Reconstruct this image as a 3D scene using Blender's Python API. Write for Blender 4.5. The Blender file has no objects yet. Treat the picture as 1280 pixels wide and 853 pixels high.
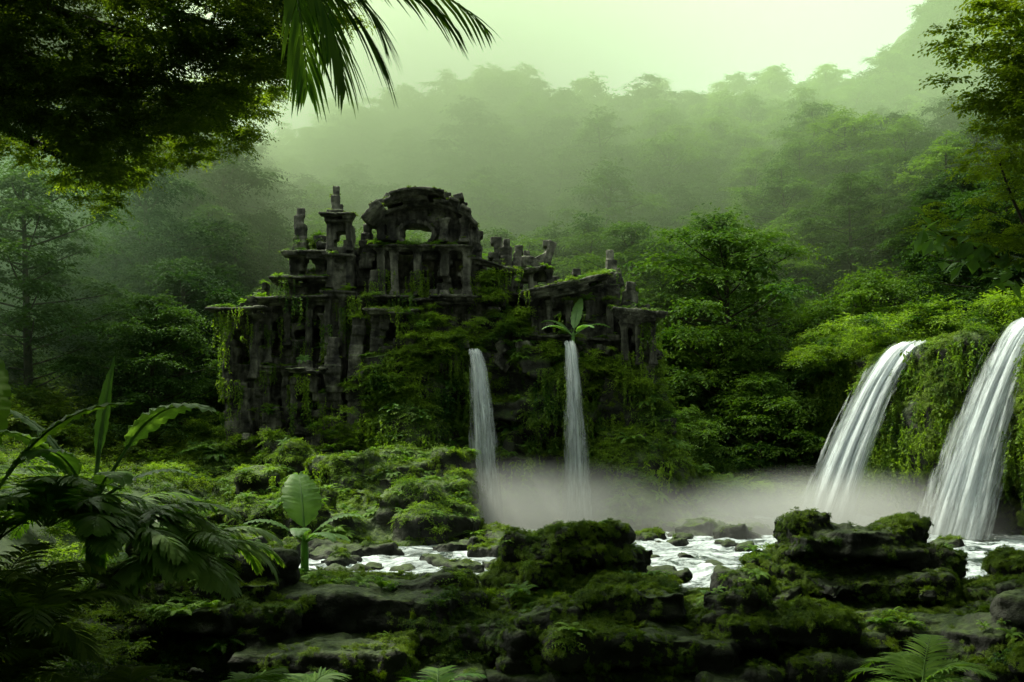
import bpy, math, random
import numpy as np
from mathutils import Vector
rng=np.random.default_rng(11); random.seed(11)
scene=bpy.context.scene
U=rng.uniform
# ---------------------------------------------------------------- noise
def _h(i,j,k):
    n=(i*374761393+j*668265263+k*2147483647+1274126177)&0xffffffff
    n=((n^(n>>13))*1274126177)&0xffffffff
    n=((n^(n>>16))*2246822519)&0xffffffff
    return ((n^(n>>15))&0xffff)/32767.5-1
def vn(p):
    p=np.asarray(p,float); f=np.floor(p); i=f.astype(np.int64); t=p-f; t=t*t*(3-2*t)
    r=0
    for a in (0,1):
        for b in (0,1):
            for c in (0,1):
                w=(t[:,0] if a else 1-t[:,0])*(t[:,1] if b else 1-t[:,1])*(t[:,2] if c else 1-t[:,2])
                r=r+w*_h(i[:,0]+a,i[:,1]+b,i[:,2]+c)
    return r
def fbm(p,o=4,g=.5):
    p=np.asarray(p,float); r=0;a=1.
    for k in range(o):
        r=r+a*vn(p+17.3*k); p=p*2.03; a*=g
    return r
def unit(v): return v/np.maximum(np.linalg.norm(v,axis=-1,keepdims=True),1e-9)
# ---------------------------------------------------------------- builder
class B:
    def __init__(s): s.V=[];s.F=[];s.M=[];s.n=0
    def add(s,V,F,m=0):
        V=np.asarray(V,float).reshape(-1,3);F=np.asarray(F,int).reshape(-1,4)
        s.V.append(V);s.F.append(F+s.n);s.M.append(np.full(len(F),m));s.n+=len(V)
    def arrays(s): return np.concatenate(s.V),np.concatenate(s.F),np.concatenate(s.M)
    def mesh(s,name,mats,smooth=False):
        V,F,M=s.arrays(); return mk(name,V,F,M,mats,smooth)
def mk(name,V,F,M,mats,smooth=False):
    me=bpy.data.meshes.new(name)
    me.vertices.add(len(V));me.vertices.foreach_set('co',V.astype(np.float32).ravel())
    me.loops.add(F.size);me.loops.foreach_set('vertex_index',F.astype(np.int32).ravel())
    me.polygons.add(len(F));me.polygons.foreach_set('loop_start',(np.arange(len(F))*4).astype(np.int32))
    for m in mats: me.materials.append(m)
    me.polygons.foreach_set('material_index',M.astype(np.int32))
    me.polygons.foreach_set('use_smooth',np.full(len(F),smooth))
    me.update(calc_edges=True); me.validate()
    return me
def obj(name,me,parent=None):
    o=bpy.data.objects.new(name,me); scene.collection.objects.link(o)
    if parent: o.parent=parent
    return o
def empty(name):
    o=bpy.data.objects.new(name,None); scene.collection.objects.link(o); return o
def box(b,c,d,rot=(0,0,0),m=0):
    s=np.array([[x,y,z] for x in(-.5,.5) for y in(-.5,.5) for z in(-.5,.5)])*np.array(d)
    rx,ry,rz=rot
    for ax,a in((0,rx),(1,ry),(2,rz)):
        if a:
            c_,s_=math.cos(a),math.sin(a);i,j=[(1,2),(2,0),(0,1)][ax]
            t=s.copy();t[:,i]=s[:,i]*c_-s[:,j]*s_;t[:,j]=s[:,i]*s_+s[:,j]*c_;s=t
    b.add(s+np.array(c),[[0,1,3,2],[4,6,7,5],[0,4,5,1],[2,3,7,6],[0,2,6,4],[1,5,7,3]],m)
def ball(b,c,r,m=0,nu=16,nv=10):
    u=np.linspace(0,2*np.pi,nu,endpoint=False);v=np.linspace(.02,np.pi-.02,nv)
    V=np.array([[np.cos(a)*np.sin(t)*r[0]+c[0],np.sin(a)*np.sin(t)*r[1]+c[1],np.cos(t)*r[2]+c[2]] for t in v for a in u])
    F=[[i*nu+j,(i+1)*nu+j,(i+1)*nu+(j+1)%nu,i*nu+(j+1)%nu] for i in range(nv-1) for j in range(nu)]
    F+= [[0,j,j+1,j+2] for j in range(1,nu-2,2)]
    o=(nv-1)*nu
    F+= [[o,o+j+2,o+j+1,o+j] for j in range(1,nu-2,2)]
    b.add(V,F,m)
def tube(b,P,R,m=0,sides=7):
    P=np.asarray(P,float);n=len(P);T=unit(np.gradient(P,axis=0))
    a=np.where(np.abs(T[:,2:3])>.9,[[1,0,0]],[[0,0,1]]);A=unit(np.cross(T,a));C=np.cross(T,A)
    th=np.linspace(0,2*np.pi,sides,endpoint=False);R=np.broadcast_to(R,(n,))
    V=P[:,None]+R[:,None,None]*(A[:,None]*np.cos(th)[None,:,None]+C[:,None]*np.sin(th)[None,:,None])
    F=[[i*sides+j,i*sides+(j+1)%sides,(i+1)*sides+(j+1)%sides,(i+1)*sides+j] for i in range(n-1) for j in range(sides)]
    b.add(V,F,m)
def bez(a,c,d,n=8):
    t=np.linspace(0,1,n)[:,None];a,c,d=map(np.array,(a,c,d));return a*(1-t)**2+2*c*t*(1-t)+d*t*t
def leaves(b,P,D,N,L,W=.24,m=0):
    D=unit(D);Wd=unit(np.cross(D,N));N=unit(np.cross(Wd,D));L=np.broadcast_to(L,(len(P),))[:,None]
    V=np.stack([P,P+D*L*.5+Wd*L*W+N*L*.06,P+D*L-N*L*.12,P+D*L*.5-Wd*L*W+N*L*.06],1)
    b.add(V,np.arange(len(P)*4).reshape(-1,4),m)
def clump(b,c,R,K,mm,leaf,flat=.5,droop=.35,m=0,W=.24,up=(-.1,1.)):
    az=U(0,2*np.pi,K);el=U(up[0],up[1],K);ln=U(.6,1.05,K)
    D=np.stack([np.cos(az)*np.cos(el),np.sin(az)*np.cos(el),np.sin(el)],1)
    t=np.linspace(.15,1,mm)
    t=np.clip(t[None]+U(-.04,.04,(K,mm)),.05,1.1)
    P=D[:,None]*t[...,None]*ln[:,None,None]
    P[...,2]-=droop*t**2*.8
    P+=rng.normal(0,.03,P.shape); P[...,2]*=flat
    T=D[:,None]*np.ones((1,mm,1)); T[...,2]-=droop*1.6*t; T=unit(T)
    side=unit(np.cross(T,np.array([0,0,1.])+rng.normal(0,.15,T.shape)))
    sg=np.where(np.arange(mm)%2,1,-1)[None,:,None]
    Dl=T*.7+side*sg*U(.6,1.1,(K,mm,1))
    Dl[...,2]-=U(0,.35,(K,mm))
    N=np.array([0,0,1.])+rng.normal(0,.35,T.shape)
    L=leaf*U(.7,1.3,(K,mm))*(1.15-.5*t)
    leaves(b,(P*R).reshape(-1,3)+np.array(c),Dl.reshape(-1,3),N.reshape(-1,3),L.reshape(-1)*R,W,m)
def frond(b,base,az,el,length,droop,nl=34,ll=.35,lw=.035,ldroop=.5,m=0,rr=.012,fwd=.6,roll=0.):
    n=16;t=np.linspace(0,1,n);P=[np.array(base,float)];e=el
    for i in range(1,n):
        e=el-droop*(i/(n-1))**1.3
        P.append(P[-1]+length/(n-1)*np.array([math.cos(az)*math.cos(e),math.sin(az)*math.cos(e),math.sin(e)]))
    P=np.array(P);tube(b,P,np.linspace(rr,rr*.25,n),m,5)
    T=unit(np.gradient(P,axis=0));s=np.array([-math.sin(az),math.cos(az),0.])
    tt=np.linspace(.12,1,nl)
    for sg in(-1,1):
        q=np.clip(tt+U(-.008,.008,nl),0,1)
        C=np.stack([np.interp(q,t,P[:,k]) for k in range(3)],1);TT=unit(np.stack([np.interp(q,t,T[:,k]) for k in range(3)],1))
        up=unit(np.cross(TT,s)); up=up*np.sign(up[:,2:3]+1e-6)
        L=ll*(np.sin(np.pi*(.12+.85*q))**.6)*U(.85,1.1,nl)
        D=unit(TT*(fwd+q[:,None]*.7)+s*sg+up*(.25+roll*sg)+rng.normal(0,.07,(nl,3)))
        segs=4;c=C.copy();prevs=[]
        for k in range(segs+1):
            w=lw*[.35,1,.95,.6,.04][k]
            wd=unit(np.cross(D,up+s*sg*.2))
            prevs.append((c-wd*w*.5,c+wd*w*.5))
            D=unit(D+np.array([0,0,-ldroop*.5])*U(.6,1.4,(nl,1)))
            c=c+D*L[:,None]/segs
        V=np.stack([x for pr in prevs for x in pr],1)
        k=2*(segs+1);F=[[i*k+2*j,i*k+2*j+1,i*k+2*j+3,i*k+2*j+2] for i in range(nl) for j in range(segs)]
        b.add(V,F,m)
def blade(b,base,az,el,length,width,droop,m=0,stem=.4,fold=.25,n=26):
    P=[np.array(base,float)];st=4
    for i in range(st):P.append(P[-1]+stem/st*np.array([math.cos(az)*math.cos(el),math.sin(az)*math.cos(el),math.sin(el)]))
    tube(b,P,np.linspace(.03,.018,len(P)),m,6)
    C=[P[-1]]
    for i in range(1,n):
        e=el-droop*(i/(n-1))**1.4
        C.append(C[-1]+length/(n-1)*np.array([math.cos(az)*math.cos(e),math.sin(az)*math.cos(e),math.sin(e)]))
    C=np.array(C);tube(b,C,np.linspace(.018,.004,n)*length,m,5)
    s=np.array([-math.sin(az),math.cos(az),0.])
    T=unit(np.gradient(C,axis=0));N=np.cross(T,s);N*=np.sign(N[:,2:3]+1e-6)
    t=np.linspace(0,1,n);w=width*.5*np.sin(np.pi*np.clip(t*.96+.03,0,1))**.55*(1-.25*t)
    cols=[-1,-.66,-.33,0,.33,.66,1];V=[]
    ph=U(0,6)
    for i in range(n):
        for cc in cols:
            rip=.04*math.sin(i*2.6+ph+cc*2)*abs(cc);ww=w[i]*(1-abs(cc)*.12*(i%4==int(ph)%4))
            V.append(C[i]+s*cc*ww-N[i]*(fold*-abs(cc)*w[i]+.35*cc*cc*w[i])+N[i]*rip*width-T[i]*abs(cc)*-.12*width)
    k=len(cols);F=[[i*k+j,i*k+j+1,(i+1)*k+j+1,(i+1)*k+j] for i in range(n-1) for j in range(k-1)]
    b.add(V,F,m)
# ---------------------------------------------------------------- materials
def newmat(name):
    m=bpy.data.materials.new(name);m.use_nodes=True;nt=m.node_tree;nt.nodes.clear()
    return m,nt,nt.nodes,nt.links,nt.nodes.new('ShaderNodeOutputMaterial')
def leafmat(name,dark,light,trans=.35,scale=.25,rough=.6,spec=.18):
    m,nt,N,L,out=newmat(name)
    g=N.new('ShaderNodeNewGeometry');no=N.new('ShaderNodeTexNoise');no.inputs['Scale'].default_value=scale;no.inputs['Detail'].default_value=3
    L.new(g.outputs['Position'],no.inputs['Vector'])
    oi=N.new('ShaderNodeObjectInfo')
    a=N.new('ShaderNodeMath');a.operation='MULTIPLY_ADD';L.new(g.outputs['Random Per Island'],a.inputs[0]);a.inputs[1].default_value=.35
    b_=N.new('ShaderNodeMath');b_.operation='MULTIPLY_ADD';L.new(oi.outputs['Random'],b_.inputs[0]);b_.inputs[1].default_value=.35;L.new(a.outputs[0],b_.inputs[2])
    c=N.new('ShaderNodeMath');c.operation='MULTIPLY_ADD';L.new(no.outputs['Fac'],c.inputs[0]);c.inputs[1].default_value=1.5;c.inputs[2].default_value=-.6;L.new(c.outputs[0],a.inputs[2])
    r=N.new('ShaderNodeValToRGB');L.new(b_.outputs[0],r.inputs[0]);e=r.color_ramp.elements
    e[0].position=.1;e[0].color=(*dark,1);e[1].position=.85;e[1].color=(*light,1)
    p=N.new('ShaderNodeBsdfPrincipled');p.inputs['Roughness'].default_value=rough;p.inputs['Specular IOR Level'].default_value=spec
    L.new(r.outputs[0],p.inputs['Base Color'])
    t=N.new('ShaderNodeBsdfTranslucent');mx=N.new('ShaderNodeMixRGB');mx.blend_type='MULTIPLY';mx.inputs[0].default_value=1;mx.inputs[2].default_value=(1.7,1.8,.5,1)
    L.new(r.outputs[0],mx.inputs[1]);L.new(mx.outputs[0],t.inputs['Color'])
    s=N.new('ShaderNodeMixShader');s.inputs[0].default_value=trans;L.new(p.outputs[0],s.inputs[1]);L.new(t.outputs[0],s.inputs[2]);L.new(s.outputs[0],out.inputs[0])
    return m
def rockmat(name,d1,d2,moss1,moss2,mlo=.25,mhi=.6,scale=1.,streak=0.,bump=.5,cap=1.):
    m,nt,N,L,out=newmat(name)
    g=N.new('ShaderNodeNewGeometry')
    def noise(sc,det=6,stretch=None):
        n=N.new('ShaderNodeTexNoise');n.inputs['Scale'].default_value=sc*scale;n.inputs['Detail'].default_value=det;n.inputs['Roughness'].default_value=.62
        if stretch:
            mp=N.new('ShaderNodeMapping');mp.inputs['Scale'].default_value=stretch;L.new(g.outputs['Position'],mp.inputs[0]);L.new(mp.outputs[0],n.inputs['Vector'])
        else:L.new(g.outputs['Position'],n.inputs['Vector'])
        return n
    n1=noise(1.1,8);r=N.new('ShaderNodeValToRGB');L.new(n1.outputs['Fac'],r.inputs[0]);e=r.color_ramp.elements
    e[0].position=.38;e[0].color=(*d1,1);e[1].position=.66;e[1].color=(*d2,1)
    col=r.outputs[0]
    if streak:
        n2=noise(1.6,5,(1,1,.12));r2=N.new('ShaderNodeValToRGB');L.new(n2.outputs['Fac'],r2.inputs[0]);e=r2.color_ramp.elements
        e[0].position=.42;e[0].color=(.12,.13,.1,1);e[1].position=.6;e[1].color=(1,1,1,1)
        mx=N.new('ShaderNodeMixRGB');mx.blend_type='MULTIPLY';mx.inputs[0].default_value=streak;L.new(col,mx.inputs[1]);L.new(r2.outputs[0],mx.inputs[2]);col=mx.outputs[0]
    n3=noise(.9,7);n4=noise(9,4)
    sx=N.new('ShaderNodeSeparateXYZ');L.new(g.outputs['Normal'],sx.inputs[0])
    a=N.new('ShaderNodeMath');a.operation='MULTIPLY_ADD';L.new(n3.outputs['Fac'],a.inputs[0]);a.inputs[1].default_value=1.6;a.inputs[2].default_value=-.85
    b_=N.new('ShaderNodeMath');b_.operation='ADD';L.new(a.outputs[0],b_.inputs[0]);L.new(sx.outputs['Z'],b_.inputs[1])
    mr=N.new('ShaderNodeMapRange');L.new(b_.outputs[0],mr.inputs[0]);mr.inputs[1].default_value=mlo;mr.inputs[2].default_value=mhi;mr.inputs[4].default_value=cap
    rm=N.new('ShaderNodeValToRGB');L.new(n4.outputs['Fac'],rm.inputs[0]);e=rm.color_ramp.elements
    e[0].position=.35;e[0].color=(*moss1,1);e[1].position=.65;e[1].color=(*moss2,1)
    mm=N.new('ShaderNodeMixRGB');L.new(mr.outputs[0],mm.inputs[0]);L.new(col,mm.inputs[1]);L.new(rm.outputs[0],mm.inputs[2])
    p=N.new('ShaderNodeBsdfPrincipled');L.new(mm.outputs[0],p.inputs['Base Color']);p.inputs['Roughness'].default_value=.75;p.inputs['Specular IOR Level'].default_value=.3
    bn=noise(5,9);bp=N.new('ShaderNodeBump');bp.inputs['Strength'].default_value=bump;bp.inputs['Distance'].default_value=.12;L.new(bn.outputs['Fac'],bp.inputs['Height']);L.new(bp.outputs[0],p.inputs['Normal'])
    L.new(p.outputs[0],out.inputs[0]);return m
M_far=leafmat('forest_leaf',(.025,.075,.016),(.13,.22,.026),.38,.12)
M_fdk=leafmat('forest_leaf_painted_shade',(.010,.034,.010),(.05,.10,.02),.3,.12,.7,.1)  # darker copy of the forest leaf, shade put into its colour
M_mid=leafmat('shrub_leaf',(.018,.06,.01),(.17,.26,.022),.42,.5)
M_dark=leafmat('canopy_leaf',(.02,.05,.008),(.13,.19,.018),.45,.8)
M_edge=leafmat('canopy_leaf_painted_sun',(.06,.11,.01),(.20,.27,.025),.55,.8)  # brighter canopy leaf, sunlight put into its colour
M_fern=leafmat('fern_leaf',(.035,.10,.015),(.14,.24,.03),.38,1.)
M_big=leafmat('broad_leaf',(.07,.16,.04),(.15,.27,.07),.35,2.5,.45,.35)
M_moss=leafmat('moss_leaf',(.025,.06,.008),(.15,.22,.018),.35,.8)
M_bark=rockmat('bark',(.02,.016,.01),(.07,.055,.035),(.02,.04,.01),(.05,.08,.02),.5,1.1,2,.6)
M_rock=rockmat('wet_rock',(.005,.006,.004),(.026,.028,.02),(.012,.026,.004),(.05,.08,.01),.4,1.0,1,0,.9,.9)
M_ruin=rockmat('weathered_stone',(.014,.014,.011),(.2,.195,.155),(.025,.05,.008),(.08,.12,.018),.65,1.05,1.3,.85,1.,.92)
M_cliff=rockmat('mossy_cliff_rock',(.01,.012,.008),(.05,.05,.038),(.02,.05,.008),(.09,.14,.018),.05,.7,1,.5,1.,.8)
M_ground=rockmat('forest_floor',(.012,.018,.008),(.04,.045,.02),(.015,.035,.008),(.05,.08,.02),.2,.8,.3)
# ---------------------------------------------------------------- instancing
def proto(name,me): return bpy.data.objects.new(name,me)
def scatter(name,P,protos,scl,rot=None,parent=None):
    P=np.asarray(P,float);n=len(P)
    me=bpy.data.meshes.new(name);me.vertices.add(n);me.vertices.foreach_set('co',P.astype(np.float32).ravel())
    if rot is None: rot=np.stack([U(-.15,.15,n),U(-.15,.15,n),U(0,6.28,n)],1)
    scl=np.asarray(scl,float)
    if scl.ndim==0: scl=np.full(n,float(scl))
    if scl.ndim==1: scl=np.repeat(scl[:,None],3,1)
    a=me.attributes.new('rot','FLOAT_VECTOR','POINT');a.data.foreach_set('vector',rot.astype(np.float32).ravel())
    a=me.attributes.new('scl','FLOAT_VECTOR','POINT');a.data.foreach_set('vector',scl.astype(np.float32).ravel())
    a=me.attributes.new('pid','INT','POINT');a.data.foreach_set('value',rng.integers(0,len(protos),n).astype(np.int32))
    o=obj(name,me,parent)
    col=bpy.data.collections.new(name+'_parts')
    for p in protos: col.objects.link(p)
    ng=bpy.data.node_groups.new(name,'GeometryNodeTree')
    ng.interface.new_socket('Geometry',in_out='INPUT',socket_type='NodeSocketGeometry');ng.interface.new_socket('Geometry',in_out='OUTPUT',socket_type='NodeSocketGeometry')
    N=ng.nodes;L=ng.links;gi=N.new('NodeGroupInput');go=N.new('NodeGroupOutput')
    ip=N.new('GeometryNodeInstanceOnPoints');ci=N.new('GeometryNodeCollectionInfo');ci.inputs['Collection'].default_value=col
    ci.inputs['Separate Children'].default_value=True;ci.inputs['Reset Children'].default_value=True;ip.inputs['Pick Instance'].default_value=True
    def na(nm,t):
        x=N.new('GeometryNodeInputNamedAttribute');x.data_type=t;x.inputs['Name'].default_value=nm;return x.outputs['Attribute']
    er=N.new('FunctionNodeEulerToRotation');L.new(na('rot','FLOAT_VECTOR'),er.inputs[0])
    L.new(gi.outputs[0],ip.inputs['Points']);L.new(ci.outputs[0],ip.inputs['Instance']);L.new(na('pid','INT'),ip.inputs['Instance Index'])
    L.new(er.outputs[0],ip.inputs['Rotation']);L.new(na('scl','FLOAT_VECTOR'),ip.inputs['Scale']);L.new(ip.outputs[0],go.inputs[0])
    md=o.modifiers.new('scatter','NODES');md.node_group=ng
    return o
def nrot(n,j=.25):
    n=unit(n+rng.normal(0,j,n.shape));return np.stack([np.zeros(len(n)),np.arccos(np.clip(n[:,2],-1,1)),np.arctan2(n[:,1],n[:,0])],1)
# ---------------------------------------------------------------- rock solid (voxel remesh + erosion)
def solid(name,b,voxel,mat,disp,parent=None):
    me=b.mesh(name+'_raw',[mat]);o=obj(name,me)
    md=o.modifiers.new('r','REMESH');md.mode='VOXEL';md.voxel_size=voxel
    dg=bpy.context.evaluated_depsgraph_get();me2=bpy.data.meshes.new_from_object(o.evaluated_get(dg))
    o.modifiers.clear();o.data=me2;me2.name=name
    n=len(me2.vertices);V=np.empty(n*3,np.float32);me2.vertices.foreach_get('co',V);V=V.reshape(-1,3).astype(float)
    Nn=np.empty(n*3,np.float32);me2.vertices.foreach_get('normal',Nn);Nn=Nn.reshape(-1,3)
    V=V+disp(V,Nn);me2.vertices.foreach_set('co',V.astype(np.float32).ravel())
    me2.materials.clear();me2.materials.append(mat)
    k=len(me2.polygons);me2.polygons.foreach_set('material_index',np.zeros(k,np.int32));me2.polygons.foreach_set('use_smooth',np.ones(k,bool))
    me2.update()
    if parent:o.parent=parent
    return o
def sample(o,n,mask):
    me=o.data;k=len(me.polygons);C=np.empty(k*3,np.float32);me.polygons.foreach_get('center',C);C=C.reshape(-1,3)
    Nn=np.empty(k*3,np.float32);me.polygons.foreach_get('normal',Nn);Nn=Nn.reshape(-1,3);A=np.empty(k,np.float32);me.polygons.foreach_get('area',A)
    w=(A*np.clip(mask(C,Nn),0,None)).astype(float);i=rng.choice(k,n,p=w/w.sum())
    return C[i].astype(float)+rng.normal(0,.03,(n,3)),Nn[i].astype(float)
# ---------------------------------------------------------------- terrain
def sm(x,a,b_):
    t=np.clip((x-a)/(b_-a),0,1);return t*t*(3-2*t)
def hgt(x,y):
    S=np.interp(x,[-300,-75,-50,-30,0,35,50,70,95,300],[66,50,42,52,60,56,57,63,80,120])
    p=np.stack([x*.03,y*.03,np.zeros_like(x)],1)
    r=np.clip((y-64)/106,0,1.25)
    z=-1.0+S*(r**.85)+fbm(p,4)*7*sm(y,60,110)
    z+=27*np.exp(-(((x+58)/26)**2+((y-88)/20)**2))
    z+=9*sm(x,22,30)*sm(y,45,60)*(1-sm(y,80,120))
    z+=8*sm(-x,17,40)*sm(y,25,60)*(1-sm(y,80,110))
    z+=3.2*sm(-x,9.5,15)*sm(y,20,28)*(1-sm(y,60,100))
    z+=2.2*sm(-x,4,9)*(1-sm(y,17,24))
    z+=1.5*sm(np.abs(x),14,40)
    z+=fbm(np.stack([x*.3,y*.3,np.ones_like(x)],1),3)*.25
    z-=60*sm(y,185,420)
    return z
gx=np.concatenate([np.linspace(-420,-130,15)[:-1],np.linspace(-130,130,180),np.linspace(130,420,15)[1:]])
gy=np.concatenate([np.linspace(-200,-30,10)[:-1],np.linspace(-30,210,190),np.linspace(210,600,20)[1:]])
X,Y=np.meshgrid(gx,gy);Z=hgt(X.ravel(),Y.ravel())
V=np.stack([X.ravel(),Y.ravel(),Z],1);nx,ny=len(gx),len(gy)
I=np.arange(nx*ny).reshape(ny,nx);F=np.stack([I[:-1,:-1],I[:-1,1:],I[1:,1:],I[1:,:-1]],-1).reshape(-1,4)
obj('ground',mk('ground',V,F,np.zeros(len(F)),[M_ground],True))
# ---------------------------------------------------------------- foliage prototypes
def cl_proto(name,K,mm,leaf,mat,flat=.6,droop=.35,W=.24,up=(-.1,1.1)):
    b=B();clump(b,(0,0,0),1,K,mm,leaf,flat,droop,0,W,up);return proto(name,b.mesh(name,[mat]))
bush=[cl_proto('bush_%d'%i,34,13,.15,M_mid,.75,.4) for i in range(4)]
moss=[cl_proto('moss_%d'%i,26,7,.22,M_moss,.6,.3,.3) for i in range(3)]
near=[cl_proto('near_%d'%i,26,14,.15,M_dark,.6,.5) for i in range(4)]
edge=[cl_proto('edge_%d'%i,20,12,.17,M_edge,.7,.6) for i in range(3)]
def fern_proto(name,nf,mat,ll=.22,lw=.05,nl=18,droop=1.5,el=(.7,1.2),fwd=.3):
    b=B()
    for i in range(nf): frond(b,(0,0,0),i*6.28/nf+U(-.3,.3),U(*el),U(.8,1.15),droop*U(.8,1.2),nl,ll,lw,.35,0,.012,fwd)
    return proto(name,b.mesh(name,[mat]))
ferns=[fern_proto('fern_%d'%i,11,M_fern) for i in range(3)]
def vine_proto(name):
    b=B()
    for s in range(8):
        x,y=rng.normal(0,.3,2);L=U(.5,2.6);n=int(L*16)
        z=-np.linspace(0,L,n);px=x+np.cumsum(rng.normal(0,.02,n));py=y+np.cumsum(rng.normal(0,.02,n))
        P=np.stack([px,py,z],1);D=rng.normal(0,1,(n,3));D[:,2]=-np.abs(D[:,2])-.3
        N_=rng.normal(0,1,(n,3));N_[:,2]+=1
        leaves(b,P,D,N_,U(.1,.24,n),.26,0)
        tube(b,P[::4],.008,0,3)
    return proto(name,b.mesh(name,[M_mid]))
vines=[vine_proto('vine_%d'%i) for i in range(5)]
def tree_mesh(name,H,Rc,pads,K,mm,leaf,mleaf,lean=.05,bare=.35):
    b=B();top=np.array([U(-1,1)*lean*H,U(-1,1)*lean*H,H*.9])
    tr=bez((0,0,-1),(top[0]*.1+U(-.3,.3),U(-.3,.3),H*.5),top,10);tube(b,tr,np.linspace(H*.02,H*.004,10),1,7)
    for i in range(pads):
        f=bare+(1-bare)*((i+.5)/pads)
        k=np.array([np.interp(f*.95,np.linspace(0,1,10),tr[:,c]) for c in range(3)])
        a=i*2.4+U(-.4,.4);q=(f-bare)/(1-bare);env=math.sqrt(max(0.05,1-(1.5*q-.5)**2))
        d=Rc*env*U(.35,1.0)
        e=k+np.array([math.cos(a)*d,math.sin(a)*d,d*.12+U(-.6,.6)])
        br=bez(k-np.array([0,0,.05*H]),k*.4+e*.6-np.array([0,0,.4]),e,5);tube(b,br,np.linspace(H*.004,.02,5),1,4)
        clump(b,e,Rc*U(.36,.52),K,mm,leaf,.62,.6,0,.27)
        if i%2:
            e2=k*.55+e*.45+np.array([U(-.6,.6),U(-.6,.6),.3]);clump(b,e2,Rc*U(.32,.42),int(K*.7),mm,leaf*1.15,.7,.5,0,.3)
    clump(b,top+np.array([0,0,.2]),Rc*.45,K,mm,leaf,.75,.6,0)
    return b.mesh(name,[mleaf,M_bark])
far_trees=[proto('forest_tree_%d'%i,tree_mesh('forest_tree_%d'%i,U(9,12),U(4.0,5.2),30,20,10,.17,M_far,.05,.15)) for i in range(5)]
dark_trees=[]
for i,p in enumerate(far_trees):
    me=p.data.copy();me.materials[0]=M_fdk;dark_trees.append(proto('painted_shade_tree_%d'%i,me))
P=[]
for x in np.arange(-130,130,4.2):
    for y in np.arange(63,182,4.4):
        P.append((x+U(-2,2),y+U(-2,2)))
P=np.array(P);z=hgt(P[:,0],P[:,1])
vis=(np.abs(P[:,0])<P[:,1]*.6+6)
P=P[vis];z=z[vis]
keep=~((np.abs(P[:,0]+3)<13)&(P[:,1]<70));P=P[keep];z=z[keep]
s=U(.55,1.1,len(P))*np.where(U(0,1,len(P))<.08,1.3,1)
Q=np.stack([P[:,0],P[:,1],z-.8],1)
pd=np.where(Q[:,0]<0,sm(-Q[:,0]/Q[:,1],.2,.36),sm(Q[:,0]/Q[:,1],.3,.46)*.85)  # more dark-leaf trees toward both sides, shading them by colour
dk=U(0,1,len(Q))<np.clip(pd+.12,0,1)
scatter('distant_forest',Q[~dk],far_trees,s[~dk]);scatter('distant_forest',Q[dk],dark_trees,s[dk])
Q=[]
for x in np.arange(-46,47,4.5):
    for y in np.arange(-38,44,4.5):
        xx,yy=x+U(-1.5,1.5),y+U(-1.5,1.5)
        if (yy<-11 or (abs(xx)>.57*max(yy,0)+12 and yy<44)) : Q.append((xx,yy))
Q=np.array(Q);Q=np.stack([Q[:,0],Q[:,1],hgt(Q[:,0],Q[:,1])-.5],1)
scatter('unseen_shade_jungle',Q,dark_trees,U(1.1,1.6,len(Q)))  # out-of-view trees added to block sky light and darken the edges
n=4000;x=U(-75,75,n);y=U(56,120,n);k=(np.abs(x)<y*.6+5)&~((np.abs(x+3)<11)&(y<60));x=x[k];y=y[k]
scatter('undergrowth',np.stack([x,y,hgt(x,y)+.2],1),bush,U(1.,2.6,len(x)))
# ---------------------------------------------------------------- ruin
b=B()
def J(a): return float(U(-a,a))
def wall(x0,x1,z0,prof,y,th,opens=(),ch=.45,bw=.85,jit=.05,miss=.03):
    z=z0;row=0
    while True:
        x=x0-(bw*.5 if row%2 else 0);any_=False
        while x<x1:
            w=bw*U(.7,1.3);a=max(x,x0);e=min(x+w,x1)
            if e-a>.12:
                cx=(a+e)/2;zt=prof(cx)
                if z+ch*.6<zt+J(.3):
                    any_=True
                    if U()>miss and not any(abs(cx-ox)/(ow*.5)<1 and abs(z+ch/2-oz)/(oh*.5)<1 for ox,oz,ow,oh in opens):
                        box(b,(cx,y+J(jit),z+ch/2),(e-a-.03,th*U(.88,1.06),ch-.03),(J(.02),J(.015),J(.03)))
            x+=w
        z+=ch;row+=1
        if z>30 or (not any_ and z>z0+14):break
def cornice(x0,x1,z,y,dep,steps=3,h=.16,slope=0.,gap=.1,out=.16):
    for s in range(steps):
        x=x0-s*out
        while x<x1+s*out-.1:
            w=U(.4,1.3)
            if U()>gap: 
                xe=min(x+w,x1+s*out);zc=z+s*h+slope*((x+xe)/2-x0)
                box(b,((x+xe)/2,y-dep*(.5+s*.18)+J(.05),zc+J(.02)),(xe-x-.02,dep*(1+s*.36)*U(.85,1.1),h*.95),(J(.03),-math.atan(slope)+J(.03),J(.03)))
            x+=w
def pil(x,z0,z1,y,w=.5,d=.35):
    z=z0
    while z<z1-.1:
        h=min(U(.5,1.),z1-z)
        if U()>.03: box(b,(x+J(.02),y+J(.02),z+h/2),(w*U(.92,1.05),d,h-.03),(J(.01),J(.01),J(.04)))
        z+=h
    for k in range(3):
        box(b,(x,y,z1+.06+k*.1),(w*(1.1+.22*k),d*(1.1+.3*k),.1));box(b,(x,y,z0+.06-k*.1+.15),(w*(1.1+.12*k),d*(1.1+.2*k),.1))
def stump(x,y,z0,z1,w,d):
    z=z0
    while z<z1:
        h=U(.25,.55);f=1-.5*((z-z0)/(z1-z0))**2
        box(b,(x+J(.06),y+J(.06),z+h/2),(w*f*U(.8,1.08),d*f*U(.85,1.08),h),(J(.04),J(.04),J(.15)));z+=h*.97
YF=50.
def pc(x):
    t=(x+4.4)/2.5;return 14.7+1.25*math.sqrt(max(0,1-t*t))
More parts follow.
